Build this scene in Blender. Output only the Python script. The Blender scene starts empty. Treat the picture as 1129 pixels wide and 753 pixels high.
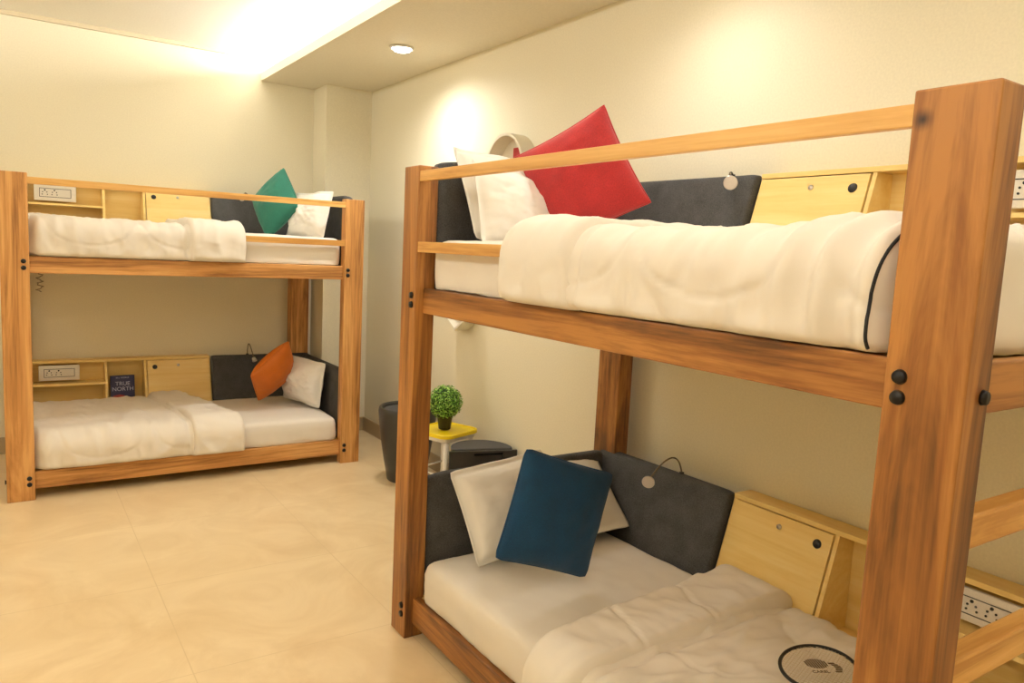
import bpy, bmesh, math, random
from mathutils import Vector, Matrix, noise
random.seed(7)
sc = bpy.context.scene
col = sc.collection
PI = math.pi

# ------------------------------------------------------------------ camera
CAM = Vector((-2.4667, -4.5182, 1.5487))
YAW, PITCH, ROLL, FPX = math.radians(33.926), math.radians(6.7815), math.radians(2.7838), 831.9
cr = Vector((math.cos(YAW), -math.sin(YAW), 0))
cf = Vector((math.sin(YAW)*math.cos(PITCH), math.cos(YAW)*math.cos(PITCH), -math.sin(PITCH)))
cu = cr.cross(cf)
right = cr*math.cos(ROLL) + cu*math.sin(ROLL)
upv = cu*math.cos(ROLL) - cr*math.sin(ROLL)
cd = bpy.data.cameras.new('camera')
cd.sensor_width = 36; cd.lens = FPX/1129*36; cd.clip_start = 0.02
cam = bpy.data.objects.new('camera', cd); col.objects.link(cam)
m = Matrix.Identity(4)
for i in range(3):
    m[i][0] = right[i]; m[i][1] = upv[i]; m[i][2] = -cf[i]; m[i][3] = CAM[i]
cam.matrix_world = m
sc.camera = cam

# ------------------------------------------------------------------ exposure, world
sc.view_settings.view_transform = 'Standard'
sc.view_settings.look = 'None'
sc.view_settings.gamma = 1.0
sc.view_settings.use_curve_mapping = False
sc.view_settings.exposure = 0.0
w = bpy.data.worlds.new('world'); sc.world = w; w.use_nodes = True
w.node_tree.nodes['Background'].inputs[0].default_value = (1, .95, .85, 1)
w.node_tree.nodes['Background'].inputs[1].default_value = 0.0
sc.cycles.max_bounces = 7
sc.cycles.diffuse_bounces = 5
sc.cycles.sample_clamp_indirect = 6

WARM = (1.0, .87, .70)
COOL = (1.0, .99, .95)
CEIL, TRAY, SOFX = 2.763, 2.945, -.80
BACKY, LEFTX, REARY = 1.608, -4.3, -6.2

def area(name, loc, rot, sx, sy, power, color=WARM, spread=180):
    l = bpy.data.lights.new(name, 'AREA'); l.shape = 'RECTANGLE'; l.size = sx; l.size_y = sy
    l.energy = power; l.color = color; l.spread = math.radians(spread)
    o = bpy.data.objects.new(name, l); col.objects.link(o); o.location = loc; o.rotation_euler = rot
    return o
def spot(name, loc, power, size=110, blend=.8, color=WARM, rad=.04, tilt=(0, 0, 0)):
    l = bpy.data.lights.new(name, 'SPOT'); l.energy = power; l.spot_size = math.radians(size); l.spot_blend = blend
    l.shadow_soft_size = rad; l.color = color
    o = bpy.data.objects.new(name, l); col.objects.link(o); o.location = loc; o.rotation_euler = tilt
    return o
# LED strip behind the lip of the soffit shines up and across the raised ceiling
area('cove_light', (SOFX+.10, -1.3, 2.838), (0, PI-.75, 0), .05, 5.7, 100, COOL)
area('cove_light', (LEFTX+.45, -2.2, 2.838), (0, PI+.75, 0), .05, 7.0, 66, COOL)  # left cove lamp is out of view, added as fill for the ceiling
# downlights: (x, y, z of the ceiling they sit in); all but 'near' are unseen added fill
DOWN = [(-.413, -.095, CEIL, 62, 'near'), (-.413, -2.35, CEIL, 19, 'mid'), (-.413, -4.4, CEIL, 22, 'far'),
        (-2.1, -.9, TRAY, 13, 'a'), (-2.1, -3.6, TRAY, 14, 'b'), (-3.4, .2, TRAY, 9, 'c'), (-3.4, -2.6, TRAY, 14, 'd')]
for x, y, z, p, _ in DOWN:
    spot('downlight_beam', (x, y, z-.045), p, 165, 1.0, COOL if z == CEIL else WARM, .05)
# added unseen fill panel behind the camera, standing in for the room's bounce
area('fill_panel', (-2.6, -4.9, TRAY-.03), (0, 0, 0), 1.2, 1.2, 16, WARM)

# ------------------------------------------------------------------ materials
def new_mat(name):
    mt = bpy.data.materials.new(name); mt.use_nodes = True
    nt = mt.node_tree
    return mt, nt, nt.nodes['Principled BSDF']
def N(nt, t, **kw):
    n = nt.nodes.new(t)
    for k, v in kw.items():
        if k in n.inputs.keys(): n.inputs[k].default_value = v
        else: setattr(n, k, v)
    return n
def ramp(nt, fac, stops):
    r = nt.nodes.new('ShaderNodeValToRGB'); e = r.color_ramp.elements
    while len(e) > 1: e.remove(e[-1])
    e[0].position = stops[0][0]; e[0].color = (*stops[0][1], 1)
    for p, c in stops[1:]:
        q = e.new(p); q.color = (*c, 1)
    nt.links.new(fac, r.inputs[0]); return r
def lin(r, g, b):
    f = lambda c: (c/255/12.92 if c/255 <= .04045 else ((c/255+.055)/1.055)**2.4)
    return (f(r), f(g), f(b))
def plain(name, c, rough=.5, metal=0, bump=0, bscale=200, emit=None, coat=0):
    mt, nt, b = new_mat(name)
    b.inputs['Roughness'].default_value = rough; b.inputs['Metallic'].default_value = metal
    if coat: b.inputs['Coat Weight'].default_value = coat
    tc = N(nt, 'ShaderNodeTexCoord'); nz = N(nt, 'ShaderNodeTexNoise', Scale=bscale, Detail=3.0)
    nt.links.new(tc.outputs['Object'], nz.inputs['Vector'])
    r = ramp(nt, nz.outputs['Fac'], [(.3, tuple(x*.93 for x in c)), (.7, c)])
    nt.links.new(r.outputs[0], b.inputs['Base Color'])
    if bump:
        bp = N(nt, 'ShaderNodeBump', Strength=bump, Distance=.002); nt.links.new(nz.outputs['Fac'], bp.inputs['Height'])
        nt.links.new(bp.outputs[0], b.inputs['Normal'])
    if emit:
        b.inputs['Emission Color'].default_value = (*emit[0], 1); b.inputs['Emission Strength'].default_value = emit[1]
    return mt
def wood(name, axis, dark, mid, light, scale=1.0, rough=.45, streak=.5, seed=0.0, knots=()):
    mt, nt, b = new_mat(name)
    tc = N(nt, 'ShaderNodeTexCoord'); mp = N(nt, 'ShaderNodeMapping')
    s = [8.5*scale, 8.5*scale, 8.5*scale]; s[axis] = .75*scale
    mp.inputs['Scale'].default_value = s; mp.inputs['Location'].default_value = (seed, seed*.7, seed*1.3)
    nt.links.new(tc.outputs['Object'], mp.inputs[0])
    n1 = N(nt, 'ShaderNodeTexNoise', Scale=1.0, Detail=6.0, Roughness=.66, Distortion=1.0); nt.links.new(mp.outputs[0], n1.inputs['Vector'])
    mp2 = N(nt, 'ShaderNodeMapping'); s2 = [80*scale]*3; s2[axis] = 2.2*scale; mp2.inputs['Scale'].default_value = s2
    nt.links.new(tc.outputs['Object'], mp2.inputs[0])
    n2 = N(nt, 'ShaderNodeTexNoise', Scale=1.0, Detail=4.0, Roughness=.6); nt.links.new(mp2.outputs[0], n2.inputs['Vector'])
    mx = N(nt, 'ShaderNodeMix', data_type='FLOAT'); mx.inputs[0].default_value = .25
    nt.links.new(n1.outputs['Fac'], mx.inputs[2]); nt.links.new(n2.outputs['Fac'], mx.inputs[3])
    lo, hi = .5-.16*streak-.02, .5+.16*streak+.02
    r = ramp(nt, mx.outputs[0], [(lo, dark), (.5, mid), (hi, light)])
    out = r.outputs[0]
    for (kx, ky, kz, kr) in knots:
        vm = N(nt, 'ShaderNodeVectorMath', operation='DISTANCE'); vm.inputs[1].default_value = (kx, ky, kz)
        nt.links.new(tc.outputs['Object'], vm.inputs[0])
        ad = N(nt, 'ShaderNodeMath', operation='MULTIPLY_ADD'); ad.inputs[1].default_value = .012; 
        nt.links.new(n2.outputs['Fac'], ad.inputs[0]); nt.links.new(vm.outputs['Value'], ad.inputs[2])
        rr = ramp(nt, ad.outputs[0], [(kr*.5, (1, 1, 1)), (kr, (.45, .45, .45)), (kr*1.5, (0, 0, 0))])
        mm = N(nt, 'ShaderNodeMix', data_type='RGBA'); nt.links.new(rr.outputs[0], mm.inputs[0])
        nt.links.new(out, mm.inputs[6]); mm.inputs[7].default_value = (*[c*.32 for c in dark], 1); out = mm.outputs[2]
    nt.links.new(out, b.inputs['Base Color'])
    b.inputs['Roughness'].default_value = rough
    bp = N(nt, 'ShaderNodeBump', Strength=.25, Distance=.001); nt.links.new(mx.outputs[0], bp.inputs['Height'])
    nt.links.new(bp.outputs[0], b.inputs['Normal'])
    return mt
def fabric(name, c, weave=900, amt=.35, rough=.9, var=.25, sheen=.0):
    mt, nt, b = new_mat(name)
    tc = N(nt, 'ShaderNodeTexCoord')
    nz = N(nt, 'ShaderNodeTexNoise', Scale=float(weave), Detail=2.0); nt.links.new(tc.outputs['Object'], nz.inputs['Vector'])
    n2 = N(nt, 'ShaderNodeTexNoise', Scale=14.0, Detail=3.0); nt.links.new(tc.outputs['Object'], n2.inputs['Vector'])
    mx = N(nt, 'ShaderNodeMix', data_type='FLOAT'); mx.inputs[0].default_value = .35
    nt.links.new(nz.outputs['Fac'], mx.inputs[2]); nt.links.new(n2.outputs['Fac'], mx.inputs[3])
    r = ramp(nt, mx.outputs[0], [(.35, tuple(x*(1-var) for x in c)), (.65, tuple(min(1, x*(1+var)) for x in c))])
    nt.links.new(r.outputs[0], b.inputs['Base Color']); b.inputs['Roughness'].default_value = rough
    b.inputs['Sheen Weight'].default_value = sheen
    bp = N(nt, 'ShaderNodeBump', Strength=amt, Distance=.001); nt.links.new(nz.outputs['Fac'], bp.inputs['Height'])
    nt.links.new(bp.outputs[0], b.inputs['Normal'])
    return mt

TEAK = (lin(92, 56, 24), lin(144, 92, 42), lin(180, 124, 62))
PINE = (lin(192, 138, 68), lin(218, 168, 94), lin(232, 188, 116))
BIRCH = (lin(232, 196, 116), lin(240, 208, 132), lin(245, 218, 148))
FARW = (lin(136, 88, 42), lin(192, 136, 74), lin(218, 166, 102))
M = {}
for ax, nm in enumerate('xyz'):
    M['teak_'+nm] = wood('teak_grain_'+nm, ax, *TEAK, seed=ax*3.1)
    M['pine_'+nm] = wood('pine_grain_'+nm, ax, *PINE, seed=ax*2.3+5)
    M['farteak_'+nm] = wood('light_teak_grain_'+nm, ax, *FARW, seed=ax*1.7+9)
M['birch'] = wood('pale_laminate', 0, *BIRCH, scale=.8, rough=.4, streak=.7)
M['birch_in'] = wood('laminate_inside', 0, *BIRCH, scale=.8, rough=.5, streak=.7, seed=4)
M['wall'] = plain('wall_paint', lin(238, 230, 204), .55, bump=.05, bscale=120)
M['trim'] = plain('trim_shaded', lin(214, 200, 168), .6)  # colour darkened to carry the shadow band just under the ceiling
M['ceiling'] = plain('ceiling_paint', lin(250, 246, 236), .7, bump=.03, bscale=90)
M['soffit'] = plain('soffit_paint', lin(238, 230, 210), .6, bump=.03, bscale=90)
M['skirting'] = plain('skirting_tile', lin(176, 156, 122), .35)
M['charcoal'] = fabric('charcoal_fabric', lin(72, 71, 70), 260, .5, .92, .4)
M['sheet'] = fabric('white_sheet', lin(234, 227, 216), 1200, .1, .85, .02)
M['duvet'] = fabric('white_duvet', lin(236, 229, 218), 1000, .1, .8, .02)
M['pillowcase'] = fabric('white_pillowcase', lin(240, 236, 228), 1200, .1, .85, .02)
M['red'] = fabric('red_velvet', lin(168, 34, 36), 240, .35, .85, .22, .2)
M['teal'] = fabric('teal_knit', lin(4, 58, 96), 300, .5, .9, .25, .1)
M['orange'] = fabric('orange_satin', lin(196, 102, 10), 300, .2, .6, .12)
M['green'] = fabric('green_velvet', lin(36, 112, 94), 260, .3, .85, .15, .1)
M['black'] = plain('black_plastic', lin(26, 24, 24), .45)
M['bolt'] = plain('black_iron', lin(22, 20, 20), .4, .3)
M['stoolblack'] = plain('dark_resin', lin(50, 48, 46), .38, bump=.05)
M['stoolpad'] = plain('dark_lid', lin(64, 62, 62), .55, bump=.1, bscale=60)
M['white_plastic'] = plain('white_plastic', lin(238, 232, 222), .4)
M['yellow'] = plain('yellow_plastic', lin(242, 214, 22), .35)
M['chrome'] = plain('brushed_metal', lin(205, 200, 195), .28, .9)
M['bronze'] = plain('dark_bronze', lin(112, 98, 74), .4, .7)
M['lampface'] = plain('lamp_disc', lin(214, 204, 194), .4, .2)
M['leaf'] = plain('boxwood_leaf', lin(84, 142, 34), .5, bscale=30)
M['leafdark'] = plain('boxwood_core', lin(30, 62, 12), .8, bscale=30)
M['frame_white'] = plain('mirror_frame_cream', lin(232, 224, 204), .5)
M['piping'] = plain('black_piping', lin(36, 36, 38), .8)
M['lightglow'] = plain('lamp_glow', (1, .95, .85), .5, emit=((1, .94, .8), 14))
M['ledglow'] = plain('led_glow', (1, .95, .85), .5, emit=((1, .93, .78), 12))
M['string'] = plain('racket_string', lin(214, 196, 166), .5)
M['logo'] = plain('racket_stencil', lin(104, 84, 62), .7)
M['book'] = plain('navy_cover', lin(30, 30, 74), .4)
M['paper'] = plain('page_edge', lin(225, 212, 185), .9)
M['booktext'] = plain('cover_lettering', lin(190, 190, 215), .6)
M['bookred'] = plain('cover_red_patch', lin(150, 50, 50), .6)
M['cable'] = plain('grey_cable', lin(150, 140, 120), .5)
mm, nt, b = new_mat('mirror_glass'); b.inputs['Metallic'].default_value = 1; b.inputs['Roughness'].default_value = .03
b.inputs['Base Color'].default_value = (.86, .86, .84, 1); M['mirror'] = mm
def leaf_mat():
    mt, nt, b = new_mat('leaf_mix')
    gi = N(nt, 'ShaderNodeTexCoord'); nz = N(nt, 'ShaderNodeTexNoise', Scale=60.0, Detail=1.0)
    nt.links.new(gi.outputs['Object'], nz.inputs['Vector'])
    r = ramp(nt, nz.outputs['Fac'], [(.35, lin(62, 112, 22)), (.5, lin(106, 162, 44)), (.66, lin(176, 214, 104))])
    nt.links.new(r.outputs[0], b.inputs['Base Color']); b.inputs['Roughness'].default_value = .45
    return mt
M['leaf'] = leaf_mat()
def floor_mat():
    mt, nt, b = new_mat('cream_marble_tile')
    tc = N(nt, 'ShaderNodeTexCoord')
    n1 = N(nt, 'ShaderNodeTexNoise', Scale=2.2, Detail=8.0, Roughness=.62, Distortion=1.6); nt.links.new(tc.outputs['Object'], n1.inputs['Vector'])
    r = ramp(nt, n1.outputs['Fac'], [(.32, lin(222, 196, 152)), (.5, lin(229, 205, 163)), (.66, lin(236, 214, 174))])
    br = N(nt, 'ShaderNodeTexBrick', Scale=1.0, offset=0.0); br.inputs['Mortar Size'].default_value = .0022
    br.inputs['Brick Width'].default_value = .8; br.inputs['Row Height'].default_value = .8; br.inputs['Mortar Smooth'].default_value = .3
    mp = N(nt, 'ShaderNodeMapping'); mp.inputs['Location'].default_value = (.35, .22, 0)
    nt.links.new(tc.outputs['Object'], mp.inputs[0]); nt.links.new(mp.outputs[0], br.inputs['Vector'])
    mx = N(nt, 'ShaderNodeMix', data_type='RGBA'); nt.links.new(br.outputs['Fac'], mx.inputs[0])
    nt.links.new(r.outputs[0], mx.inputs[6]); mx.inputs[7].default_value = (*lin(217, 192, 148), 1)
    nt.links.new(mx.outputs[2], b.inputs['Base Color'])
    b.inputs['Roughness'].default_value = .28; b.inputs['Specular IOR Level'].default_value = .45
    return mt
M['floor'] = floor_mat()

# ------------------------------------------------------------------ helpers
def link(name, bm, mat, parent=None, smooth=False, loc=None, mats=None):
    bmesh.ops.recalc_face_normals(bm, faces=bm.faces)
    me = bpy.data.meshes.new(name); bm.to_mesh(me); bm.free()
    for q in (mats or [mat]): me.materials.append(q)
    if smooth:
        for p in me.polygons: p.use_smooth = True
    o = bpy.data.objects.new(name, me); col.objects.link(o)
    if parent: o.parent = parent
    if loc: o.location = loc
    return o
def thing(name, label, cat, loc=(0, 0, 0), rz=0, group=None):
    o = bpy.data.objects.new(name, None); col.objects.link(o); o.empty_display_size = .1
    o.location = loc; o.rotation_euler = (0, 0, rz); o['label'] = label; o['category'] = cat
    if group: o['group'] = group
    return o
def tag(o, label, cat, group=None):
    o['label'] = label; o['category'] = cat
    if group: o['group'] = group
    return o
def struct(o): o['kind'] = 'structure'; return o
def box(bm, x0, x1, y0, y1, z0, z1, bev=0, seg=2):
    vs = [bm.verts.new(p) for p in ((x0,y0,z0),(x1,y0,z0),(x1,y1,z0),(x0,y1,z0),(x0,y0,z1),(x1,y0,z1),(x1,y1,z1),(x0,y1,z1))]
    fs = [bm.faces.new([vs[i] for i in q]) for q in ((3,2,1,0),(4,5,6,7),(0,1,5,4),(1,2,6,5),(2,3,7,6),(3,0,4,7))]
    if bev:
        es = list({e for f in fs for e in f.edges})
        bmesh.ops.bevel(bm, geom=es, offset=bev, segments=seg, affect='EDGES', profile=.5)
    return vs
def prism(bm, poly, axis, a, b_, bev=0):
    """extrude a 2-D polygon (in the two other axes, order kept) from a to b_ along axis"""
    def P(p, t):
        q = list(p); q.insert(axis, t); return q
    v0 = [bm.verts.new(P(p, a)) for p in poly]; v1 = [bm.verts.new(P(p, b_)) for p in poly]
    fs = [bm.faces.new(v0), bm.faces.new(v1[::-1])]
    n = len(poly)
    for i in range(n): fs.append(bm.faces.new((v0[i], v1[i], v1[(i+1) % n], v0[(i+1) % n])))
    if bev:
        bmesh.ops.bevel(bm, geom=list({e for f in fs for e in f.edges}), offset=bev, segments=2, affect='EDGES', profile=.5)
def cyl(bm, c, axis, r, h, seg=24, r2=None, bev=0):
    """cylinder centred at c, length h along axis vector"""
    ax = Vector(axis).normalized(); t = ax.orthogonal().normalized(); s = ax.cross(t)
    r2 = r if r2 is None else r2; c = Vector(c)
    a = [bm.verts.new(c-ax*h/2+(t*math.cos(2*PI*i/seg)+s*math.sin(2*PI*i/seg))*r) for i in range(seg)]
    b2 = [bm.verts.new(c+ax*h/2+(t*math.cos(2*PI*i/seg)+s*math.sin(2*PI*i/seg))*r2) for i in range(seg)]
    f0 = bm.faces.new(a[::-1]); f1 = bm.faces.new(b2)
    for i in range(seg): bm.faces.new((a[i], a[(i+1) % seg], b2[(i+1) % seg], b2[i]))
    if bev: bmesh.ops.bevel(bm, geom=list(f0.edges)+list(f1.edges), offset=bev, segments=2, affect='EDGES', profile=.5)
def lathe(bm, prof, c=(0, 0, 0), seg=48):
    rings = []
    for r, z in prof:
        if r < 1e-5: rings.append([bm.verts.new((c[0], c[1], c[2]+z))])
        else: rings.append([bm.verts.new((c[0]+r*math.cos(2*PI*i/seg), c[1]+r*math.sin(2*PI*i/seg), c[2]+z)) for i in range(seg)])
    for A, B in zip(rings, rings[1:]):
        for i in range(seg):
            j = (i+1) % seg
            if len(A) == 1 and len(B) == 1: continue
            if len(A) == 1: bm.faces.new((A[0], B[j], B[i]))
            elif len(B) == 1: bm.faces.new((A[i], A[j], B[0]))
            else: bm.faces.new((A[i], A[j], B[j], B[i]))
def tube(bm, pts, r, seg=10, closed=False, r_end=None):
    pts = [Vector(p) for p in pts]; n = len(pts); rings = []
    prev = None
    for i, p in enumerate(pts):
        if closed: t = (pts[(i+1) % n]-pts[i-1]).normalized()
        else: t = (pts[min(i+1, n-1)]-pts[max(i-1, 0)]).normalized()
        if prev is None: nrm = t.orthogonal().normalized()
        else:
            nrm = (prev - t*prev.dot(t)); nrm = nrm.normalized() if nrm.length > 1e-6 else t.orthogonal().normalized()
        prev = nrm; bi = t.cross(nrm)
        rr = r if r_end is None else r+(r_end-r)*i/(n-1)
        rings.append([bm.verts.new(p+(nrm*math.cos(2*PI*k/seg)+bi*math.sin(2*PI*k/seg))*rr) for k in range(seg)])
    rng = range(n) if closed else range(n-1)
    for i in rng:
        A, B = rings[i], rings[(i+1) % n]
        off = 0
        if closed and i == n-1:
            off = min(range(seg), key=lambda o: sum((A[k].co-B[(k+o) % seg].co).length for k in range(seg)))
        for k in range(seg): bm.faces.new((A[k], A[(k+1) % seg], B[(k+1+off) % seg], B[(k+off) % seg]))
    if not closed: bm.faces.new(rings[0][::-1]); bm.faces.new(rings[-1])
def fbm(x, y, z, s=1.0, oct=3):
    return noise.fractal(Vector((x*s, y*s, z*s)), 1.0, 2.0, oct)
def rounded_block(bm, x0, x1, y0, y1, z0, z1, r, step=.02, disp=None):
    """box with round edges of radius r, gridded finely so disp(p, n) can push its surface about"""
    dims = ((x0, x1), (y0, y1), (z0, z1))
    def ticks(a, b):
        n = max(4, int(round((b-a)/step))); t = [a+(b-a)*i/n for i in range(n+1)]
        e = [a+r*.12, a+r*.4, b-r*.4, b-r*.12]
        return sorted(set(t+[v for v in e if a < v < b]))
    T = [ticks(*d) for d in dims]; cache = {}
    def vert(i, j, k):
        key = (i, j, k)
        if key in cache: return cache[key]
        p = Vector((T[0][i], T[1][j], T[2][k]))
        q = Vector([min(max(p[a], dims[a][0]+r), dims[a][1]-r) for a in range(3)])
        d = p-q; n = d.normalized() if d.length > 1e-9 else Vector((0, 0, 1))
        pp = q+n*r if d.length > 1e-9 else p
        if disp: pp = pp+disp(pp, n)
        cache[key] = bm.verts.new(pp); return cache[key]
    L = [len(t)-1 for t in T]
    for a in range(3):
        b_, c_ = [(1, 2), (0, 2), (0, 1)][a]
        for side in (0, L[a]):
            for i in range(L[b_]):
                for j in range(L[c_]):
                    def V(u, v):
                        idx = [0, 0, 0]; idx[a] = side; idx[b_] = u; idx[c_] = v; return vert(*idx)
                    bm.faces.new((V(i, j), V(i+1, j), V(i+1, j+1), V(i, j+1)))
def text_obj(body, size, mat, parent, mw, name='lettering', align='CENTER', extrude=.0004):
    cu_ = bpy.data.curves.new(name, 'FONT'); cu_.body = body; cu_.size = size; cu_.align_x = align; cu_.extrude = extrude
    t = bpy.data.objects.new(name, cu_); col.objects.link(t)
    dg = bpy.context.evaluated_depsgraph_get(); me = bpy.data.meshes.new_from_object(t.evaluated_get(dg))
    bpy.data.objects.remove(t); bpy.data.curves.remove(cu_)
    me.materials.clear(); me.materials.append(mat)
    o = bpy.data.objects.new(name, me); col.objects.link(o)
    if parent: o.parent = parent
    o.matrix_local = mw
    return o

# ------------------------------------------------------------------ the room
T_ = .12
def slab(name, *a, mat='wall'):
    bm = bmesh.new(); box(bm, *a); return struct(link(name, bm, M[mat]))
slab('floor', LEFTX-T_, T_, REARY-T_, BACKY+T_, -.1, 0, mat='floor')
slab('wall_right', 0, T_, REARY-T_, BACKY+T_, 0, 3.1)
slab('wall_back', LEFTX-T_, 0, BACKY, BACKY+T_, 0, 3.1)
slab('wall_left', LEFTX-T_, LEFTX, REARY-T_, BACKY, 0, 3.1)
slab('wall_front', LEFTX, 0, REARY-T_, REARY, 0, 3.1)
slab('wall_column', -.377, 0, 1.321, BACKY, 0, CEIL)
slab('ceiling', LEFTX, 0, REARY, BACKY, TRAY, TRAY+.12, mat='ceiling')
# dropped soffit along the right wall, with its lip
bm = bmesh.new(); box(bm, SOFX, 0, REARY, BACKY, CEIL, CEIL+.02); box(bm, SOFX, SOFX+.02, REARY, BACKY, CEIL+.02, CEIL+.062)
struct(link('ceiling_soffit', bm, M['soffit']))
bm = bmesh.new(); box(bm, LEFTX, LEFTX+.4, REARY, BACKY, CEIL, CEIL+.02); box(bm, LEFTX+.38, LEFTX+.4, REARY, BACKY, CEIL+.02, CEIL+.062)
struct(link('ceiling_soffit', bm, M['soffit']))
slab('trim_1', LEFTX, SOFX, BACKY-.022, BACKY, TRAY-.028, TRAY, mat='trim')
for nm, a in (('baseboard_right', (-.012, 0, REARY, 1.321)), ('baseboard_column', (-.377, -.012, 1.309, 1.321)), ('baseboard_column', (-.389, -.377, 1.309, BACKY-.012)),
              ('baseboard_back', (LEFTX, -.389, BACKY-.012, BACKY)), ('baseboard_left', (LEFTX, LEFTX+.012, REARY, BACKY-.012))):
    bm = bmesh.new(); box(bm, a[0], a[1], a[2], a[3], 0, .115, .003); struct(link(nm, bm, M['skirting']))
# LED strips in the coves
for x, nm in ((SOFX+.05, 'above the right soffit'), (LEFTX+.33, 'above the left soffit, added out of view as fill')):
    bm = bmesh.new(); box(bm, x, x+.012, REARY+.2, BACKY-.1, CEIL+.02, CEIL+.028)
    tag(link('led_strip', bm, M['ledglow']), 'thin glowing strip light hidden in the cove '+nm, 'strip light')
WHERE = {'near': 'small round downlight glowing in the soffit above the white stool corner', 'mid': 'added unseen fill downlight in the soffit above the nearer bunk pillows',
         'far': 'added unseen fill downlight in the soffit beyond the nearer bunk foot', 'a': 'added unseen fill downlight in the raised ceiling between the two bunks', 'b': 'added unseen fill downlight in the raised ceiling behind the camera side',
         'c': 'added unseen fill downlight in the raised ceiling near the far left wall', 'd': 'added unseen fill downlight in the raised ceiling by the near left wall'}
for x, y, z, p, k in DOWN:
    t = thing('ceiling_light', WHERE[k], 'ceiling light', (x, y, z))
    bm = bmesh.new(); lathe(bm, [(.060, -.001), (.074, -.001), (.074, -.010), (.068, -.014), (.060, -.010), (.060, -.001)]); link('trim_ring', bm, M['white_plastic'], t, True)
    bm = bmesh.new(); lathe(bm, [(.0595, -.002), (.0595, -.012), (.050, -.022), (.03, -.029), (0, -.031)], seg=32); link('lens', bm, M['lightglow'], t, True)

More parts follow.
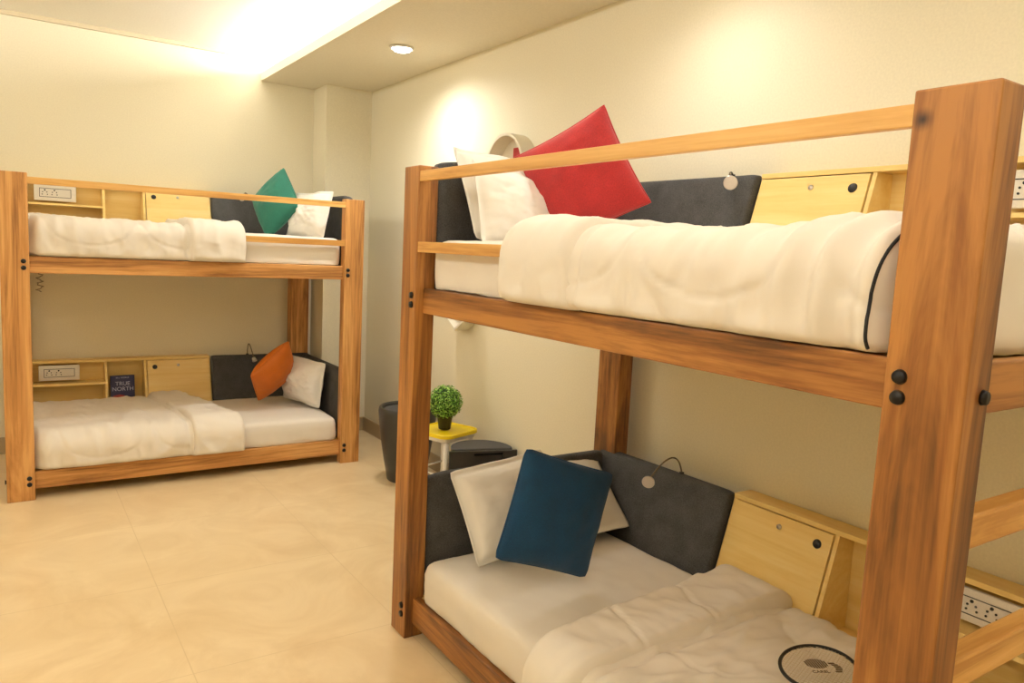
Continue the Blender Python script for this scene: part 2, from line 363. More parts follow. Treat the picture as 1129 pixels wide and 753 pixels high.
# ------------------------------------------------------------------ bunk beds
L_, H_ = 2.10, 1.85
UB, UT, LB, LT = 1.300, 1.394, .056, .161
def slant_front(zr):            # distance from rear reference plane of the leaning face, zr above bed frame top
    return .29*(.47-zr)
class Bunk:
    """local frame: x = distance from the head end, y = depth from the front, z up; m mirrors x"""
    def __init__(s, root, m, vb, tk, hw, pd):
        s.root, s.m, s.vb, s.tk, s.hw, s.pd = root, m, vb, tk, hw, pd
    def link(s, name, bm, mat, parent=None, smooth=False, **k):
        if s.m < 0:
            for v in bm.verts: v.co.x *= -1
        return link(name, bm, mat, parent or s.root, smooth, **k)
def build_bunk(B, lab):
    tk = B.tk; W = 1.10; pd = B.pd; PW = .137; vb = B.vb
    def bx(name, a, mat, bev=.004, parent=None):
        bm = bmesh.new(); box(bm, *a, bev); return B.link(name, bm, mat, parent)
    pf = bx('post', (0, B.hw, 0, pd, 0, H_), M[tk+'_z'], .004)
    pf2 = bx('post', (L_-PW, L_, 0, pd, 0, H_), M['post_foot'] if tk == 'teak' else M[tk+'_z'], .004)
    u_ = -.02 if B is BN else .03
    pr = bx('post', (u_, u_+.15, W-.055, W+.025, 0, H_-.02), M[tk+'_z'], .005)
    pr2 = bx('post', (L_-PW, L_, W-.055, W+.025, 0, H_-.02), M[tk+'_z'], .005)
    # rails
    for zb, zt in ((UB, UT), (LB, LT)):
        bx('side_rail', (B.hw-.02, L_-PW+.02, .034, .034+.036, zb, zt), M[tk+'_x'], .004)
        bx('side_rail', (.137, L_-PW+.02, W-.07, W-.034, zb, zt), M[tk+'_x'], .004)
        bx('end_rail', (.03, .066, pd-.02, W-.06, zb, zt), M[tk+'_y'], .004)
        er = bx('end_rail', (L_-.055, L_-.02, pd-.02, W-.06, zb+.01, zt+.006), M[tk+'_y'], .004)
        bx('slat_base', (.07, L_-.06, .074, W-.075, zt-.03, zt-.004), M['birch_in'], 0)
    # guard rails on the upper bed
    bx('guard_rail', (B.hw-.03, L_-PW+.012, .004, .026, 1.791, 1.829), M['pine_x'], .002)
    bx('guard_rail', (B.hw-.03, .80, .004, .026, 1.530, 1.569), M['pine_x'], .002)
    # ladder at the foot end
    for z0 in (.80, 1.07, .53, .27):
        bx('ladder_rung', (L_-.06, L_-.015, pd-.02, W-.06, z0-.002, z0+.060), M['pine_y'], .006)
    # bolts
    def bolt(par, c, axis):
        bm = bmesh.new(); cyl(bm, Vector(c), axis, .0135, .008, 16, .011, 0); o = B.link('bolt', bm, M['bolt'], par, True)
    for par, x in ((pf, B.hw-.03 if tk == 'teak' else B.hw-.025), (pf2, L_-PW+.028)):
        for z in ((UB+UT)/2+.020, (UB+UT)/2-.016, (LB+LT)/2+.022, (LB+LT)/2-.014): bolt(par, (x, -.004, z), (0, -1, 0))
    for z in ((UB+UT)/2, (LB+LT)/2): bolt(pf2, (L_+.004, pd*.72, z), (1*B.m, 0, 0))
    # padded panels: head end and wall side, leaning back a little
    for zb in (LT, UT):
        def lean(v, zb=zb): return vb-.10-slant_front(v-zb)
        bm = bmesh.new(); rounded_block(bm, .075, .125, pd+.006 if zb == LT else pd-.03+.036, W-.085, zb-.02+.004, zb+.49, .022, .03,
            lambda p, n: Vector((0, 0, 0)))
        for v in bm.verts:
            v.co.x -= .03*(v.co.z-zb)/.49
            if v.co.z > zb+.40 and v.co.y < .22:      # rounded front top corner
                t = (.22-v.co.y)/.14; v.co.z -= .020*t*t
        B.link('headboard', bm, M['charcoal'], None, True)
        bm = bmesh.new(); rounded_block(bm, .03, .79, 0, .055, zb, zb+.487, .02, .03)
        for v in bm.verts: v.co.y += lean(v.co.z)-.036-.02*max(0, (v.co.z-zb-.2)/.29)*(1-min(1, (v.co.x-.1)/.6))
        B.link('side_panel', bm, M['charcoal'], None, True)
        # locker with drop door
        X0, X1, X2, X3 = .795, 1.235, 1.49, 2.02
        zt = zb+.470; zl = zb+.0
        back = vb-.012
        def leanprism(bm, x0, x1, z0, z1, d0, d1, bev=.0015):
            # slab lying in the leaning plane, from depth d0 to d1 behind it
            prism(bm, [(lean(z0)+d0, z0), (lean(z1)+d0, z1), (lean(z1)+d1, z1), (lean(z0)+d1, z0)], 0, x0, x1, bev)
        sh = bmesh.new()
        prism(sh, [(lean(zt)-.004, zt), (lean(zt)-.004, zt+.018), (back, zt+.018), (back, zt)], 0, X0, X3, .0015)
        for x in (X0, X1, X2, X3-.016): prism(sh, [(lean(zl), zl), (lean(zt), zt-.0005), (back, zt-.0005), (back, zl)], 0, x, x+.016, .001)
        zq = zb+.105; prism(sh, [(lean(zq)+.001, zq), (lean(zq+.016)+.001, zq+.015), (back-.001, zq+.015), (back-.001, zq)], 0, X1+.016, X3-.001, .001)
        zs = zb+.315
        prism(sh, [(lean(zs)+.003, zs), (lean(zs+.014)+.003, zs+.014), (back-.001, zs+.014), (back-.001, zs)], 0, X2+.016, X3-.016, .001)
        B.link('shelf_unit', sh, M['birch'])
        bm = bmesh.new(); box(bm, X0+.002, X3-.002, back-.0, back+.008, zl, zt+.016); B.link('back_panel', bm, M['birch_in'])
        bm = bmesh.new(); leanprism(bm, X0+.004, X1-.004, zb+.018, zt-.004, -.006, .010)
        door = B.link('locker_door', bm, M['birch'])
        # finger-hole grommet and lock
        zk = zt-.050; nrm = Vector((0, -1, .29)).normalized()
        bm = bmesh.new(); c = Vector((X1-.055, lean(zk)-.0075, zk)); cyl(bm, c, nrm, .017, .004, 24, .015); o = B.link('finger_hole', bm, M['black'], door, True); o['label'] = 'black round finger hole'
        zk2 = zt-.042
        bm = bmesh.new(); c = Vector((X0+.225, lean(zk2)-.0075, zk2)); cyl(bm, c, nrm, .010, .005, 20, .009); box(bm, c.x-.0015, c.x+.0015, c.y-.004, c.y-.0025, c.z-.006, c.z+.006); o = B.link('lock', bm, M['chrome'], door, True); o['label'] = 'small metal lock'
        # socket panel above the little shelf
        zp0, zp1 = zs+.030, zt-.018
        yp = lean((zp0+zp1)/2)+.035
        sx0, sx1 = (1.62, 1.865) if B.m > 0 else (1.66, 1.905)
        bm = bmesh.new(); prism(bm, [(yp+.006, zp0), (yp-.006, zp1), (yp+.010, zp1), (yp+.022, zp0)], 0, sx0, sx1, .003)
        sp = B.link('socket_panel', bm, M['white_plastic'])
        bm = bmesh.new(); prism(bm, [(yp+.022, zp0+.004), (yp+.010, zp1-.004), (back, zp1-.004), (back, zp0+.004)], 0, sx0+.01, sx1-.01, 0); B.link('socket_box', bm, M['birch_in'])
        zc = (zp0+zp1)/2
        def sp_y(z): return yp+.006-.012*(z-zp0)/(zp1-zp0)
        def onface(bm, xa, xb, za, zb_, out=.0012):
            prism(bm, [(sp_y(za)-out, za), (sp_y(zb_)-out, zb_), (sp_y(zb_)+.001, zb_), (sp_y(za)+.001, za)], 0, xa, xb, 0)
        bm = bmesh.new(); a, b_, c_, d_ = sx0+.03, sx1-.03, zp0+.024, zp1-.024
        onface(bm, a, b_, c_, c_+.003); onface(bm, a, b_, d_-.003, d_); onface(bm, a, a+.003, c_, d_); onface(bm, b_-.003, b_, c_, d_)
        o = B.link('outline', bm, M['black'], sp)
        for k in range(2):
            sx = a+.032+k*.056 if B.m > 0 else b_-.032-k*.056
            bm = bmesh.new()
            for dx, dz, r in ((0, .017, .0052), (-.012, .004, .0035), (.012, .004, .0035), (-.015, -.012, .0035), (.015, -.012, .0035)):
                cyl(bm, (sx+dx, sp_y(zc+dz)-.0008, zc+dz), (0, -1, .1), r, .003, 12)
            B.link('socket', bm, M['black'], sp)
        bm = bmesh.new(); q0 = b_-.055 if B.m > 0 else a+.010; onface(bm, q0, q0+.021, zc-.018, zc+.018, .003); onface(bm, q0+.025, q0+.045, zc-.018, zc+.018, .003); B.link('switch', bm, M['white_plastic'], sp)

M['post_foot'] = wood('teak_grain_foot_post', 2, *TEAK, seed=7.7, scale=.75, knots=((1.982, 0, 1.80, .018), ))
near = thing('bunk_bed', 'nearer teak bunk bed with two dressed bunks, filling the right of the photo', 'bunk bed', (-1.1916, -1.8328, 0), -PI/2-.006*0)
far = thing('bunk_bed', 'farther bunk bed against the back wall at left, in lighter orange wood', 'bunk bed', (-.4001, .4536, 0), 0)
BN = Bunk(near, 1, 1.1916, 'teak', .123, .082)
BF = Bunk(far, -1, BACKY-.4536, 'farteak', .137, .074)
build_bunk(BN, 'near'); build_bunk(BF, 'far')
def toW(B, x, y, z):
    return Vector((-1.1916+y, -1.8328-x, z)) if B is BN else Vector((-.4001-x, .4536+y, z))

# ------------------------------------------------------------------ bedding
def bed_root(B): return B.root.location.copy(), (B.root.rotation_euler.z)
def add_soft(B, name, bm, mat, label, cat, parent=None, **k):
    if B.m < 0:
        for v in bm.verts: v.co.x *= -1
    o = link(name, bm, mat, parent, True, **k)
    if parent is None:
        o.location = B.root.location; o.rotation_euler = B.root.rotation_euler
        tag(o, label, cat)
    return o
MT = .158            # mattress thickness
def mattress(B, zb, label, seed):
    x0, x1, y0, y1 = .142, 1.955, .055, .955; MT_ = MT+(.022 if zb == UT else 0)
    if zb == UT: y0 = .055
    def d(p, n):
        a = .0035*fbm(p.x+seed, p.y, p.z, 3.2) + .0022*fbm(p.x*1.0+seed, p.y*3, p.z*5, 7) + .005*max(0, .45-abs(noise.noise(Vector((p.x*5+seed, p.y*3-p.x*2, p.z*6)))))
        if p.z < zb+.05 and abs(n.y) > .5: a += .004*math.sin(p.x*30+3*fbm(p.x+seed, 0, 0, 3))*(1-(p.z-zb)/.05)
        v = n*a
        if n.z < 0:
            hl = math.hypot(n.x, n.y)
            if hl > .2: v.x += n.x/hl*.038*(1-hl); v.y += n.y/hl*.038*(1-hl)
        if n.z > .5: v.z += .012*(1-((p.x-1.05)/1.0)**4)*(1-((p.y-.5)/.5)**4)
        return v
    bm = bmesh.new(); rounded_block(bm, x0, x1, y0, y1, zb, zb+MT_, .045, .022, d)
    return add_soft(B, 'mattress', bm, M['sheet'], label, 'mattress')
class Path:
    """cross-section across the bed: front drop, over the top, a short drop by the wall"""
    def __init__(s, zb, y0, y1, top, r=.06):
        s.zb, s.y0, s.y1, s.top, s.r = zb, y0, y1, top, r
        s.h = top-zb-r; s.arc = r*PI/2; s.w = y1-y0-2*r; s.h2 = .07
        s.len = s.h+s.arc+s.w+s.arc+s.h2
    def at(s, t):
        r = s.r
        if t < s.h: return (s.y0, s.zb+t), (-1, 0)
        t -= s.h
        if t < s.arc:
            a = t/r; return (s.y0+r-r*math.cos(a), s.top-r+r*math.sin(a)), (-math.cos(a), math.sin(a))
        t -= s.arc
        if t < s.w: return (s.y0+r+t, s.top), (0, 1)
        t -= s.w
        if t < s.arc:
            a = t/r; return (s.y1-r+r*math.sin(a), s.top-r+r*math.cos(a)), (math.sin(a), math.cos(a))
        t -= s.arc
        return (s.y1, s.top-r-t), (1, 0)
def cloth(P, u0, u1, thick, disp, step=.011, roll=.05, inset=None, base=.004):
    """closed quilted layer lying on path P between u0(v) and u1(v)"""
    bm = bmesh.new()
    nu = int((u1(0)-u0(0))/step); ns = int(P.len/step)
    O, I = [], []
    for j in range(ns+1):
        s = P.len*j/ns; ro, ri = [], []
        (y, z), (ny, nz) = P.at(s)
        A, Bq = u0(y), u1(y)
        for i in range(nu+1):
            u = A+(Bq-A)*i/nu
            e = min(u-A, Bq-u, roll)/roll; env = math.sqrt(max(0, 1-(1-e)**2))
            es = min(s, P.len-s, .03)/.03; env *= .35+.65*math.sqrt(max(0, 1-(1-es)**2))
            t = thick*env + disp(u, s, P, env)*env
            off = 0 if inset is None else inset(u, y, z)
            ro.append(bm.verts.new((u, y+ny*(base+t)+off, z+nz*(base+t))))
            ri.append(bm.verts.new((u, y+ny*base*.5+off, z+nz*base*.5)))
        O.append(ro); I.append(ri)
    for j in range(ns):
        for i in range(nu):
            bm.faces.new((O[j][i], O[j][i+1], O[j+1][i+1], O[j+1][i]))
            bm.faces.new((I[j][i], I[j+1][i], I[j+1][i+1], I[j][i+1]))
    for i in range(nu):
        bm.faces.new((O[0][i], I[0][i], I[0][i+1], O[0][i+1])); bm.faces.new((O[ns][i], O[ns][i+1], I[ns][i+1], I[ns][i]))
    for j in range(ns):
        bm.faces.new((O[j][0], O[j+1][0], I[j+1][0], I[j][0])); bm.faces.new((O[j][nu], I[j][nu], I[j+1][nu], O[j+1][nu]))
    return bm
def groove(d, w): return math.exp(-(d/w)**2)
def scallop(u, s, s0, depth, per, ph):
    t = ((u-ph)/per) % 1.0
    return s-(s0-depth*math.sqrt(max(0, 1-(2*t-1)**2)))
def duvet(B, zb, label, seed, fold, foot_bunch=0, skew=0.0, thick=.045, topz=None, foot=2.03):
    top = topz or zb+MT+(.031 if zb == UT else .016); thick = .030 if zb == UT else thick
    P = Path(zb+.004, .047, .965, top)
    a, f1 = fold
    inset = lambda u, y, z: max(0, 1-abs(y-.047)/.5)*(.055*min(1, max(0, (u-1.90)/.07))**1.5 + .012*min(1, max(0, (u-1.75)/.2)))
    def wr(u, s, P, env):
        k = .016*fbm(u+seed, s, seed, 2.6, 3) + .007*fbm(u*1.2+seed, s*.6, 1, 9, 3)
        # fine radiating creases: ridged noise
        k += .006*(1-abs(noise.noise(Vector((u*7+seed+2*noise.noise(Vector((u*2, s*2, seed))), s*3.2, seed))))*2.2)
        sc_ = P.h+P.arc
        k -= .0075*groove(scallop(u, s, sc_+.02, .17, .50, .12+seed*.07), .006)
        k -= .006*groove(scallop(u, s, sc_+.42, .19, .50, .37+seed*.07), .006)
        k -= .006*groove(scallop(u, s, sc_+.80, .19, .50, .12+seed*.07), .006)
        k += .009*(.8-abs(noise.noise(Vector((u*3.2-s*5+seed, u*9+s*3, seed))))*2.4)+.005*(1-abs(noise.noise(Vector((u*15+seed, s*9-u*6, seed))))*2)
        k -= .020*groove(u-(f1+skew*(P.at(s)[0][0]-.05))-.012, .014)
        if s < .05: k += .007*math.sin(u*34+4*noise.noise(Vector((u*3, seed, 0))))*(1-s/.05)
        if foot_bunch and u > 1.55:
            q = min(1, (u-1.55)/.25)
            k += foot_bunch*q*(.35+.75*math.sin((u-1.9*max(0, s-P.h*.55)**2)*70))
        return k
    bm = cloth(P, lambda y: f1-.10+skew*(y-.05), lambda y: foot, thick, wr, .010, .05, inset)
    o = add_soft(B, 'duvet', bm, M['duvet'], label, 'duvet')
    def wf(u, s, P, env):
        k = .012*fbm(u+seed+4, s, 2, 3.4, 3) + .004*fbm(u+seed, s*2, 5, 11, 2)
        k += .005*(1-abs(noise.noise(Vector((u*6+seed, s*4, seed+3))))*2)
        for sq in (P.h+.30, P.h+.62): k -= .010*groove(s-sq-.03*math.sin(u*9), .006)
        k += .007*(.8-abs(noise.noise(Vector((u*8+seed-s*4, s*6+u*3, seed))))*2.4)
        if s < .05: k += .006*math.sin(u*30+seed)*(1-s/.05)
        return k
    P2 = Path(zb+.002, .040, .972, top+.004)
    bm = cloth(P2, lambda y: a[0]+(a[1]-a[0])*min(1, max(0, y-.05)/.85), lambda y: f1+skew*(y-.05), thick+(.032 if zb == UT else .024), wf, .010, .030, None)
    if B.m < 0:
        for v in bm.verts: v.co.x *= -1
    f = link('folded_edge', bm, M['duvet'], o, True)
    if foot > 2.0:
        bm = bmesh.new()
        rounded_block(bm, 1.945, 2.042, .105, .962, zb+.004, top+thick+.012, .030, .02, lambda p, n: n*(.010*fbm(p.x+seed, p.y, p.z, 4)+.006*(1-abs(noise.noise(Vector((p.y*9+seed, p.z*4, 1))))*2)))
        if B.m < 0:
            for v in bm.verts: v.co.x *= -1
        link('foot_drop', bm, M['duvet'], o, True)
    return o, P, wr, inset, thick

mattress(BN, LT, 'white sheeted mattress on the lower bunk of the nearer bed', 1.0)
mattress(BN, UT, 'white sheeted mattress on the upper bunk of the nearer bed', 2.0)
mattress(BF, LT, 'white sheeted mattress on the lower bunk of the farther bed', 3.0)
mattress(BF, UT, 'white sheeted mattress on the upper bunk of the farther bed', 4.0)
duvet(BN, LT, 'cream duvet with a wide folded band on the nearer lower bunk, under the racket', 1.3, ((.95, .87), 1.18), 0, -.02)
dn = duvet(BN, UT, 'puffy cream duvet with black piping near its end on the nearer upper bunk', 2.2, ((.71, .74), 1.06), .022)
duvet(BF, LT, 'white duvet folded back on the farther lower bunk below the navy book', 3.4, ((.79, 1.02), 1.12), 0, .14)
duvet(BF, UT, 'white duvet folded back on the farther upper bunk beside the green cushion', 4.1, ((.79, .82), 1.13), .006)
# black piping near the foot of the upper duvet
o, P, wr, inset, th = dn
pts = []
for j in range(60):
    s = .004+(P.h+P.arc+.06)*j/59
    u = 1.918+1.9*max(0, s-P.h*.55)**2
    (y, z), (ny, nz) = P.at(s)
    e = min(2.03-u, .05)/.05; env = math.sqrt(max(0, 1-(1-e)**2)); es = min(s, .03)/.03; env *= .35+.65*math.sqrt(max(0, 1-(1-es)**2))
    t = th*env+wr(u, s, P, env)*env+.004
    pts.append((u, y+ny*(t+.001)+inset(u, y, z), z+nz*(t+.001)))
pts = [tuple(sum(pts[min(max(i+k, 0), 59)][a] for k in (-3, -2, -1, 0, 1, 2, 3))/7 for a in range(3)) for i in range(60)]
bm = bmesh.new(); tube(bm, pts, .0034, 8); q = link('piping', bm, M['piping'], o, True); q['label'] = 'black piping seam'

# ------------------------------------------------------------------ pillows and cushions
def pillow_mesh(w, h, t, flange=0.0, pinch=.06, seed=0, n=44, wrinkle=.006, power=.5, ear=0.0):
    bm = bmesh.new(); F, Bk = [], []
    def outline(a, b):
        x = a*w/2*(1-pinch*(1-b*b)); y = b*h/2*(1-pinch*(1-a*a))
        k = max(0, abs(a)+abs(b)-1.86)/.14; x *= 1-(.030-ear)*k; y *= 1-(.030-ear)*k
        return x, y
    for j in range(n+1):
        rf, rb = [], []
        for i in range(n+1):
            a = -math.cos(PI*i/n) if not flange else 2*i/n-1
            b = -math.cos(PI*j/n) if not flange else 2*j/n-1
            x, y = outline(a, b)
            fa = 1-2*flange/w; fb = 1-2*flange/h
            ea = max(0, 1-(abs(a)/fa)**2) if flange else 1-a*a
            eb = max(0, 1-(abs(b)/fb)**2) if flange else 1-b*b
            e = (ea*eb)**power
            edge = i in (0, n) or j in (0, n)
            dz = wrinkle*fbm(a*1.5+seed, b*1.5, seed, 1.6, 4)*(.3+e) + wrinkle*.5*(1-abs(noise.noise(Vector((a*3+seed, b*3, 1))))*2)*e
            lip = .0015
            cur = flange and .012*math.sin(a*5+seed)*(1-min(1, e*4)) or 0
            zt = t/2*e+dz+lip+cur; zb = -t/2*e+dz*.4-lip+cur
            if edge:
                v = bm.verts.new((x, y, cur)); rf.append(v); rb.append(v)
            else: rf.append(bm.verts.new((x, y, zt))); rb.append(bm.verts.new((x, y, zb)))
        F.append(rf); Bk.append(rb)
    for j in range(n):
        for i in range(n):
            bm.faces.new((F[j][i], F[j][i+1], F[j+1][i+1], F[j+1][i]))
            q = (Bk[j][i], Bk[j+1][i], Bk[j+1][i+1], Bk[j][i+1])
            if len(set(q)) >= 3 and set(q) != {F[j][i], F[j][i+1], F[j+1][i+1], F[j+1][i]}: bm.faces.new(q)
    per = [outline(-1+2*i/30, -1) for i in range(30)]+[outline(1, -1+2*i/30) for i in range(30)]+[outline(1-2*i/30, 1) for i in range(30)]+[outline(-1, 1-2*i/30) for i in range(30)]
    return bm, [(x, y, 0) for x, y in per]
def place(o, c, R):
    mw = Matrix.Identity(4)
    for i in range(3):
        for j in range(3): mw[i][j] = R[i][j]
        mw[i][3] = c[i]
    # re-orthonormalise
    q = mw.to_3x3().to_quaternion().to_matrix()
    mw2 = q.to_4x4(); mw2.translation = Vector(c); o.matrix_world = mw2
def cushion(mat, label, w, h, c, R, t=.13, seed=1, pip=True, pinch=.028, ear=0):
    bm, per = pillow_mesh(w, h, t, 0, pinch, seed, ear=ear)
    o = link('cushion', bm, M[mat], None, True); tag(o, label, 'cushion'); place(o, c, R)
    if pip:
        bm = bmesh.new(); tube(bm, per, .0042, 8, True); link('piping', bm, M[mat], o, True)
    return o
def pillow(label, w, h, c, R, t=.14, seed=1, wr=.008):
    bm, per = pillow_mesh(w, h, t, .022, .03, seed, 56, wr, .45)
    o = link('pillow', bm, M['pillowcase'], None, True); tag(o, label, 'pillow'); place(o, c, R)
    return o
cushion('red', 'red square cushion standing on its corner on the nearer upper bunk', .40, .40, [-.616, -2.189, 1.838], [[0.486, -0.372, -0.791], [-0.733, 0.319, -0.601], [0.476, 0.872, -0.117]], .15, 1, True, .055, .03)
cushion('teal', 'dark teal square cushion leaning on white pillows on the nearer lower bunk', .395, .39, [-.847, -2.45, .62], [[0.939, 0.332, -0.088], [-0.119, 0.075, -0.99], [-0.322, 0.94, 0.11]], .12, 2)
cushion('orange', 'burnt orange square cushion on the farther lower bunk', .375, .375, [-.857, 1.0, .592], [[0.332, 0.763, 0.554], [0.693, 0.201, -0.692], [-0.64, 0.614, -0.462]], .19, 3)
cushion('green', 'sea green square cushion on the farther upper bunk', .375, .375, [-.842, 1.039, 1.812], [[0.119, 0.414, -0.903], [-0.644, -0.66, -0.387], [-0.756, 0.627, 0.188]], .19, 4)
pillow('white pillow in front, half hidden by the red cushion on the nearer upper bunk', .47, .33, [-.80, -2.065, 1.71], [[0.988, 0.02, 0.144], [0.124, 0.33, -0.93], [-0.06, 0.95, 0.33]], .13, 1)
pillow('white pillow behind another, leaning on the nearer upper bunk headboard', .567, .384, [-.776, -1.984, 1.751], [[0.975, -0.056, 0.216], [0.219, 0.424, -0.879], [-0.042, 0.904, 0.426]], .12, 2)
pillow('white pillow left of the teal cushion on the nearer lower bunk', .53, .38, [-.782, -2.07, .530], [[0.972, -0.115, 0.205], [0.235, 0.462, -0.855], [0.004, 0.879, 0.476]], .16, 3)
pillow('white pillow mostly hidden behind the teal cushion, by the wall', .58, .39, [-.50, -2.03, .505], [[1.0, 0.007, 0.003], [-0.003, 0.722, -0.692], [-0.007, 0.692, 0.722]], .10, 4)
pillow('crumpled white pillow behind the orange cushion on the farther lower bunk', .44, .34, [-.64, .97, .515], [[0.318, 0.122, -0.94], [-0.947, -0.006, -0.321], [-0.045, 0.992, 0.114]], .20, 5, .018)
pillow('white pillow beside the green cushion on the farther upper bunk', .46, .345, [-.675, .80, 1.735], [[0.233, 0.236, -0.944], [-0.972, 0.083, -0.219], [0.027, 0.968, 0.248]], .17, 6, .014)

# ------------------------------------------------------------------ reading lamps
def reading_lamp(label, base, mid, head, aim, r=.027):
    t = thing('reading_lamp', label, 'lamp', base)
    b0 = Vector(base); m0 = Vector(mid)-b0; h0 = Vector(head)-b0
    bm = bmesh.new(); cyl(bm, (0, 0, -.012), (0, 0, 1), .010, .03, 16); link('base', bm, M['black'], t, True)
    pts = []
    for i in range(25):
        s = i/24; p = (1-s)**3*Vector((0, 0, 0))+3*(1-s)**2*s*(Vector((m0.x*.35, m0.y*.3, m0.z*1.35)))+3*(1-s)*s*s*(m0+(h0-m0)*.25+Vector((0, 0, m0.z*.30)))+s**3*h0
        pts.append(p)
    bm = bmesh.new(); tube(bm, pts, .0035, 8); link('gooseneck', bm, M['bronze'], t, True)
    a = Vector(aim).normalized()
    bm = bmesh.new(); cyl(bm, h0+a*.004, a, .012, .028, 24, r); link('lamp_head', bm, M['chrome'], t, True)
    bm = bmesh.new(); cyl(bm, h0+a*.0205, a, r*.92, .004, 24); link('lens', bm, M['lampface'], t)
    return t
reading_lamp('silver gooseneck reading lamp arched over the nearer lower bunk side panel', (-.105, -2.345, .652), (-.19, -2.35, .735), (-.275, -2.325, .635), (-.75, -.65, -.1))
reading_lamp('silver reading lamp with round head bent over the nearer upper side panel', (-.105, -2.49, 1.885), (-.15, -2.50, 1.90), (-.19, -2.555, 1.845), (-.75, -.65, -.05), .027)
reading_lamp('small gooseneck reading lamp on the farther lower bunk side panel', (-.915, 1.50, .652), (-.915, 1.47, .75), (-.885, 1.42, .625), (.25, -.5, -.85), .019)
reading_lamp('tiny reading lamp behind the top guard rail of the farther upper bunk', (-.93, 1.50, 1.888), (-.95, 1.46, 1.90), (-.985, 1.42, 1.855), (0, -.7, -.7), .019)

# ------------------------------------------------------------------ book
bk = thing('book', 'navy paperback standing in the open cubby of the farther lower bunk', 'book', (-1.795, 1.475, .405))
bm = bmesh.new(); box(bm, -.078, .078, -.011, -.0092, -.104, .125); box(bm, -.078, .078, .0092, .011, -.104, .125); box(bm, -.078, -.0755, -.0092, .0092, -.104, .125); link('cover', bm, M['book'], bk)
bm = bmesh.new(); box(bm, -.0754, .075, -.0091, .0091, -.102, .123); link('pages', bm, M['paper'], bk)
fr_ = Matrix.Rotation(PI/2, 4, 'X')
for tx, sz, z in (('BILL GEORGE', .0145, .103), ('TRUE', .040, .052), ('NORTH', .040, .014)):
    mw = Matrix.Translation((0, -.0114, z)) @ fr_
    text_obj(tx, sz, M['booktext'], bk, mw, 'title_lettering')
bm = bmesh.new()
prism(bm, [(-.065, -.02), (-.02, -.012), (.01, -.02), (.02, -.045), (-.065, -.055)], 1, -.0118, -.0110); link('red_patch', bm, M['bookred'], bk)
bk.rotation_euler = (math.radians(-9), 0, math.radians(3))

# ------------------------------------------------------------------ cable hanging from the upper frame of the far bunk
bm = bmesh.new()
pts = [(-2.285+.016*math.sin(i*.9)+.008*math.cos(i*2.3), 1.50+.012*math.cos(i*1.1), 1.285-.0062*i*.9-.0) for i in range(30)]
tube(bm, pts, .0035, 6); tag(link('cable', bm, M['cable'], None, True), 'loose grey cable dangling beside the left post of the farther bunk', 'cable')

# ------------------------------------------------------------------ racket
def racket(label, c, rz, tilt):
    t = thing('badminton_racket', label, 'racket', c)
    t.rotation_euler = (tilt[0], tilt[1], rz)
    A, Bq = .100, .130
    ring = [(A*math.cos(2*PI*i/64), Bq*math.sin(2*PI*i/64), 0) for i in range(64)]
    bm = bmesh.new(); tube(bm, ring, .0052, 8, True); link('frame', bm, M['black'], t, True)
    bm = bmesh.new()
    for k in range(-9, 10):
        x = k*.0098; y = Bq*math.sqrt(max(0, 1-(x/A)**2)); tube(bm, [(x, -y, 0), (x, y, 0)], .0006, 4)
        y = k*.0125; x = A*math.sqrt(max(0, 1-(y/Bq)**2)); tube(bm, [(-x, y, .0006), (x, y, .0006)], .0006, 4)
    link('strings', bm, M['string'], t)
    # striped stencil mark on the strings: a big oval, a crescent and a line of letters
    bm = bmesh.new()
    for k in range(9):
        u = -.028+k*.007; hw = .024*math.sqrt(max(.05, 1-(u/.033)**2))
        box(bm, u-.0024, u+.0024, -hw+.018, hw+.018, .0012, .0018)
    for k in range(6):
        y = .0-.024+k*.0085; xo = .045+.010*math.cos((k-2.5)*.6)
        box(bm, xo-.010, xo+.009, y-.003, y+.003, .0012, .0018)
    bmesh.ops.rotate(bm, verts=bm.verts, cent=(0, 0, 0), matrix=Matrix.Rotation(math.radians(44), 3, 'Z'))
    link('stencil_mark', bm, M['logo'], t)
    text_obj('CAREL', .017, M['logo'], t, Matrix.Rotation(math.radians(44), 4, 'Z') @ Matrix.Translation((-.006, -.028, .0012)), 'stencil_lettering')
    bm = bmesh.new(); tube(bm, [(0, -Bq, 0), (0, -Bq-.045, 0)], .006, 10); tube(bm, [(0, -Bq-.04, 0), (0, -.46, 0)], .0038, 10); link('shaft', bm, M['chrome'], t, True)
    bm = bmesh.new(); tube(bm, [(0, -.46, 0), (0, -.475, 0), (0, -.64, 0), (0, -.665, 0)], .0135, 8); link('grip', bm, M['black'], t, True)
    return t
racket('badminton racket with black oval head lying on the nearer lower duvet', (-.612, -3.372, .440), math.radians(-72), (0, 0))

# ------------------------------------------------------------------ corner furniture
t = thing('stool', 'tall black tapered round stool behind the nearer bunk head post', 'stool', (-.275, -.06, 0))
bm = bmesh.new(); lathe(bm, [(0, .0), (.118, .0), (.125, .008), (.150, .14), (.172, .28), (.188, .41), (.192, .47), (.189, .492), (.181, .499), (.172, .494), (.168, .478), (.166, .455), (0, .455)], seg=64); link('body', bm, M['stoolblack'], t, True)
bm = bmesh.new(); lathe(bm, [(0, .456), (.158, .456), (.163, .468), (.158, .478), (.14, .482), (0, .484)], seg=64); link('seat', bm, M['stoolpad'], t, True)
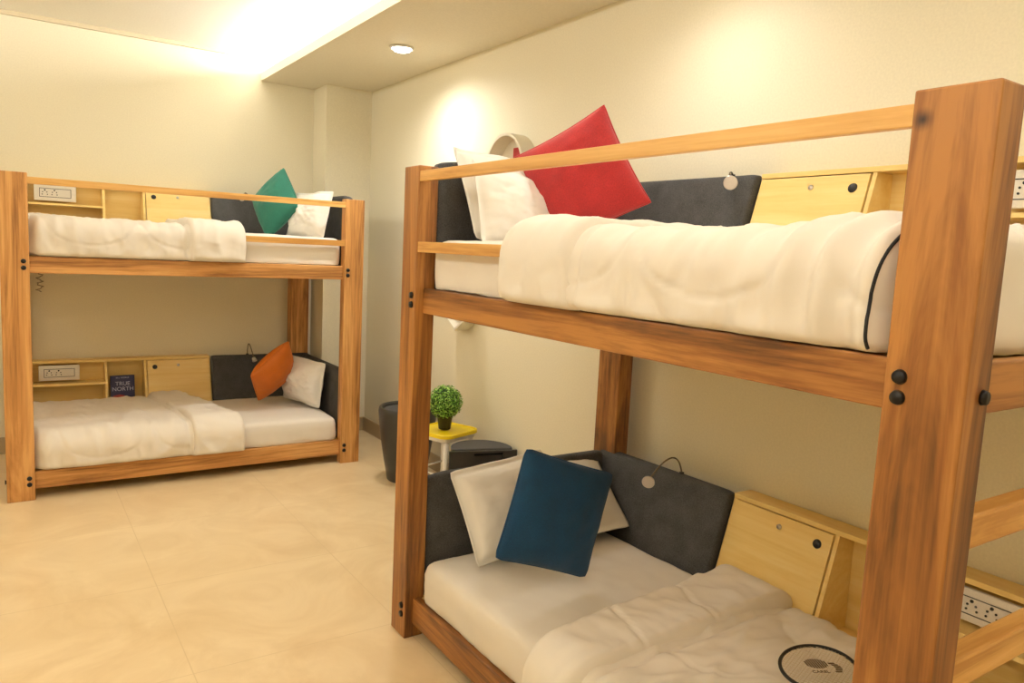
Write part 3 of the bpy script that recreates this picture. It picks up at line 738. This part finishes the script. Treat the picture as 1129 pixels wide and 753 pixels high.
# low D-shaped stool with flat front and inset
t = thing('stool', 'low black D-shaped stool with a flat notched front, right of the yellow stool', 'stool', (-.21, -.92, 0), math.radians(-17.5))
def dshape(r, y0, n=28):
    return [(-r, y0)]+[(-r*math.cos(PI*i/n), y0+.02+r*1.02*math.sin(PI*i/n)) for i in range(n+1)]+[(r, y0)]
bm = bmesh.new(); prism(bm, dshape(.182, 0), 2, .0, .375); link('body', bm, M['stoolblack'], t)
bm = bmesh.new(); prism(bm, dshape(.180, .012), 2, .376, .412, .006); link('seat', bm, M['stoolpad'], t)
bm = bmesh.new()
for a in ((-.20, -.056, 0, .405), (.118, .20, 0, .405), (-.056, .118, 0, .30), (-.056, .118, .392, .405)): box(bm, a[0], a[1], -.018, -.001, a[2], a[3])
link('front_panel', bm, M['stoolblack'], t)
# yellow seated stool
t = thing('stool', 'small white-legged stool with a bright yellow seat holding a potted plant', 'stool', (-.255, -.545, 0), math.radians(20))
def rrect(w, h, r, n=6):
    o = []
    for cx, cy, a0 in ((w-r, h-r, 0), (-w+r, h-r, PI/2), (-w+r, -h+r, PI), (w-r, -h+r, 1.5*PI)):
        for i in range(n+1): a = a0+PI/2*i/n; o.append((cx+r*math.cos(a), cy+r*math.sin(a)))
    return o
bm = bmesh.new(); prism(bm, rrect(.158, .150, .05), 2, .432, .448, .004)
rim = [(x, y, .449) for x, y in rrect(.152, .144, .046)]; tube(bm, rim, .007, 8, True); link('seat', bm, M['yellow'], t, True)
bm = bmesh.new(); prism(bm, rrect(.145, .137, .045), 2, .408, .4315, .003); link('apron', bm, M['white_plastic'], t)
for sx in (-1, 1):
    for sy in (-1, 1):
        bm = bmesh.new(); tube(bm, [(sx*.112, sy*.105, .412), (sx*.128, sy*.120, .2), (sx*.142, sy*.134, .001)], .019, 14, r_end=.013); link('leg', bm, M['white_plastic'], t, True)
bm = bmesh.new()
for a, b_ in (((-.127, -.12), (.127, -.12)), ((-.127, .12), (.127, .12)), ((-.127, -.12), (-.127, .12)), ((.127, -.12), (.127, .12))): tube(bm, [(a[0], a[1], .2), (b_[0], b_[1], .2)], .006, 8)
link('stretcher', bm, M['white_plastic'], t, True)
# potted ball plant
t = thing('potted_topiary', 'green ball topiary in a small black pot on the yellow stool', 'plant', (-.27, -.56, .457))
bm = bmesh.new(); lathe(bm, [(0, 0), (.034, 0), (.037, .004), (.046, .075), (.049, .078), (.049, .088), (.044, .088), (.043, .076), (0, .074)], seg=40); link('pot', bm, M['black'], t, True)
bm = bmesh.new(); bmesh.ops.create_icosphere(bm, subdivisions=3, radius=.088, matrix=Matrix.Translation((0, 0, .165))); link('core', bm, M['leafdark'], t, True)
bm = bmesh.new(); c0 = Vector((0, 0, .165)); ga = PI*(3-math.sqrt(5)); NL = 1500
for i in range(NL):
    zz = 1-2*(i+.5)/NL; rr = math.sqrt(1-zz*zz); th = ga*i
    d = Vector((rr*math.cos(th), rr*math.sin(th), zz)); rad = .090+random.uniform(-.006, .016)
    p = c0+d*rad
    nrm = (d+Vector([random.uniform(-.8, .8) for _ in range(3)])).normalized(); t1 = nrm.orthogonal().normalized()
    t1 = Matrix.Rotation(random.uniform(0, 2*PI), 3, nrm) @ t1; t2 = nrm.cross(t1)
    l, w_ = random.uniform(.0065, .0095), random.uniform(.0035, .005)
    vs = [bm.verts.new(p+t1*l*a+t2*w_*b_+nrm*(.0015 if b_ == 0 and abs(a) < 1 else 0)) for a, b_ in ((-1, 0), (-.3, 1), (.5, .9), (1, 0), (.5, -.9), (-.3, -1))]
    bm.faces.new(vs)
link('leaves', bm, M['leaf'], t)

# ------------------------------------------------------------------ wall mirrors and ring shelf
def mirror(label, c, r, seg, depth, rot=0):
    t = thing('wall_mirror', label, 'mirror', c)
    def ring(rad, x): return [(x, rad*math.sin(2*PI*i/seg+rot), rad*math.cos(2*PI*i/seg+rot)) for i in range(seg)]
    bm = bmesh.new(); prof = [(r, 0), (r, -depth), (r-.016, -depth), (r-.016, -.012), (r-.016, -.001), (r, 0)]
    rings = [[bm.verts.new(p) for p in ring(a, x)] for a, x in prof[:-1]]
    rings.append(rings[0])
    for A, Bq in zip(rings, rings[1:]):
        for i in range(seg): bm.faces.new((A[i], A[(i+1) % seg], Bq[(i+1) % seg], Bq[i]))
    link('frame', bm, M['frame_white'], t, seg > 10)
    bm = bmesh.new(); vs = [bm.verts.new(p) for p in ring(r-.0165, -.010)]; v2 = [bm.verts.new(p) for p in ring(r-.0165, -.004)]
    bm.faces.new(vs); bm.faces.new(v2[::-1])
    for i in range(seg): bm.faces.new((vs[i], vs[(i+1) % seg], v2[(i+1) % seg], v2[i]))
    link('glass', bm, M['mirror'], t)
    return t
t = thing('wall_shelf', 'round cream ring shelf on the wall above the nearer upper pillows', 'shelf', (0, -.82, 2.02))
bm = bmesh.new()
SEG = 72; prof = [(.195, -.001), (.195, -.10), (.179, -.10), (.179, -.008), (0, -.008)]
rings = [[bm.verts.new((x, r_*math.sin(2*PI*i/SEG), r_*math.cos(2*PI*i/SEG))) for i in range(SEG)] if r_ else [bm.verts.new((x, 0, 0))] for r_, x in prof]
for A, Bq in zip(rings, rings[1:]):
    for i in range(SEG):
        if len(Bq) == 1: bm.faces.new((A[i], A[(i+1) % SEG], Bq[0]))
        else: bm.faces.new((A[i], A[(i+1) % SEG], Bq[(i+1) % SEG], Bq[i]))
o = link('ring_frame', bm, M['frame_white'], t, False)
bm = bmesh.new(); box(bm, -.045, -.012, -.135, -.015, -.110, .116, .003)
o = link('red_box', bm, M['red'], None); o.location = (0, -.82, 2.02); tag(o, 'red flat box standing inside the round cream wall shelf', 'box')
mirror('hexagonal cream framed wall mirror, its lowest corner peeking under the nearer upper bunk', (0, -.33, 1.20), .17, 6, .10)

# ------------------------------------------------------------------ groups of repeated things
for o in bpy.data.objects:
    if o.parent is None and 'label' in o:
        g = {'pillow': 'white pillows on the bunks', 'cushion': 'coloured square cushions on the bunks', 'mattress': 'mattresses on the bunks',
             'duvet': 'duvets on the bunks', 'lamp': 'reading lamps on the bunk side panels', 'ceiling light': 'recessed ceiling downlights',
             'bunk bed': 'wooden bunk beds', 'strip light': 'cove strip lights'}.get(o.get('category'))
        if g: o['group'] = g
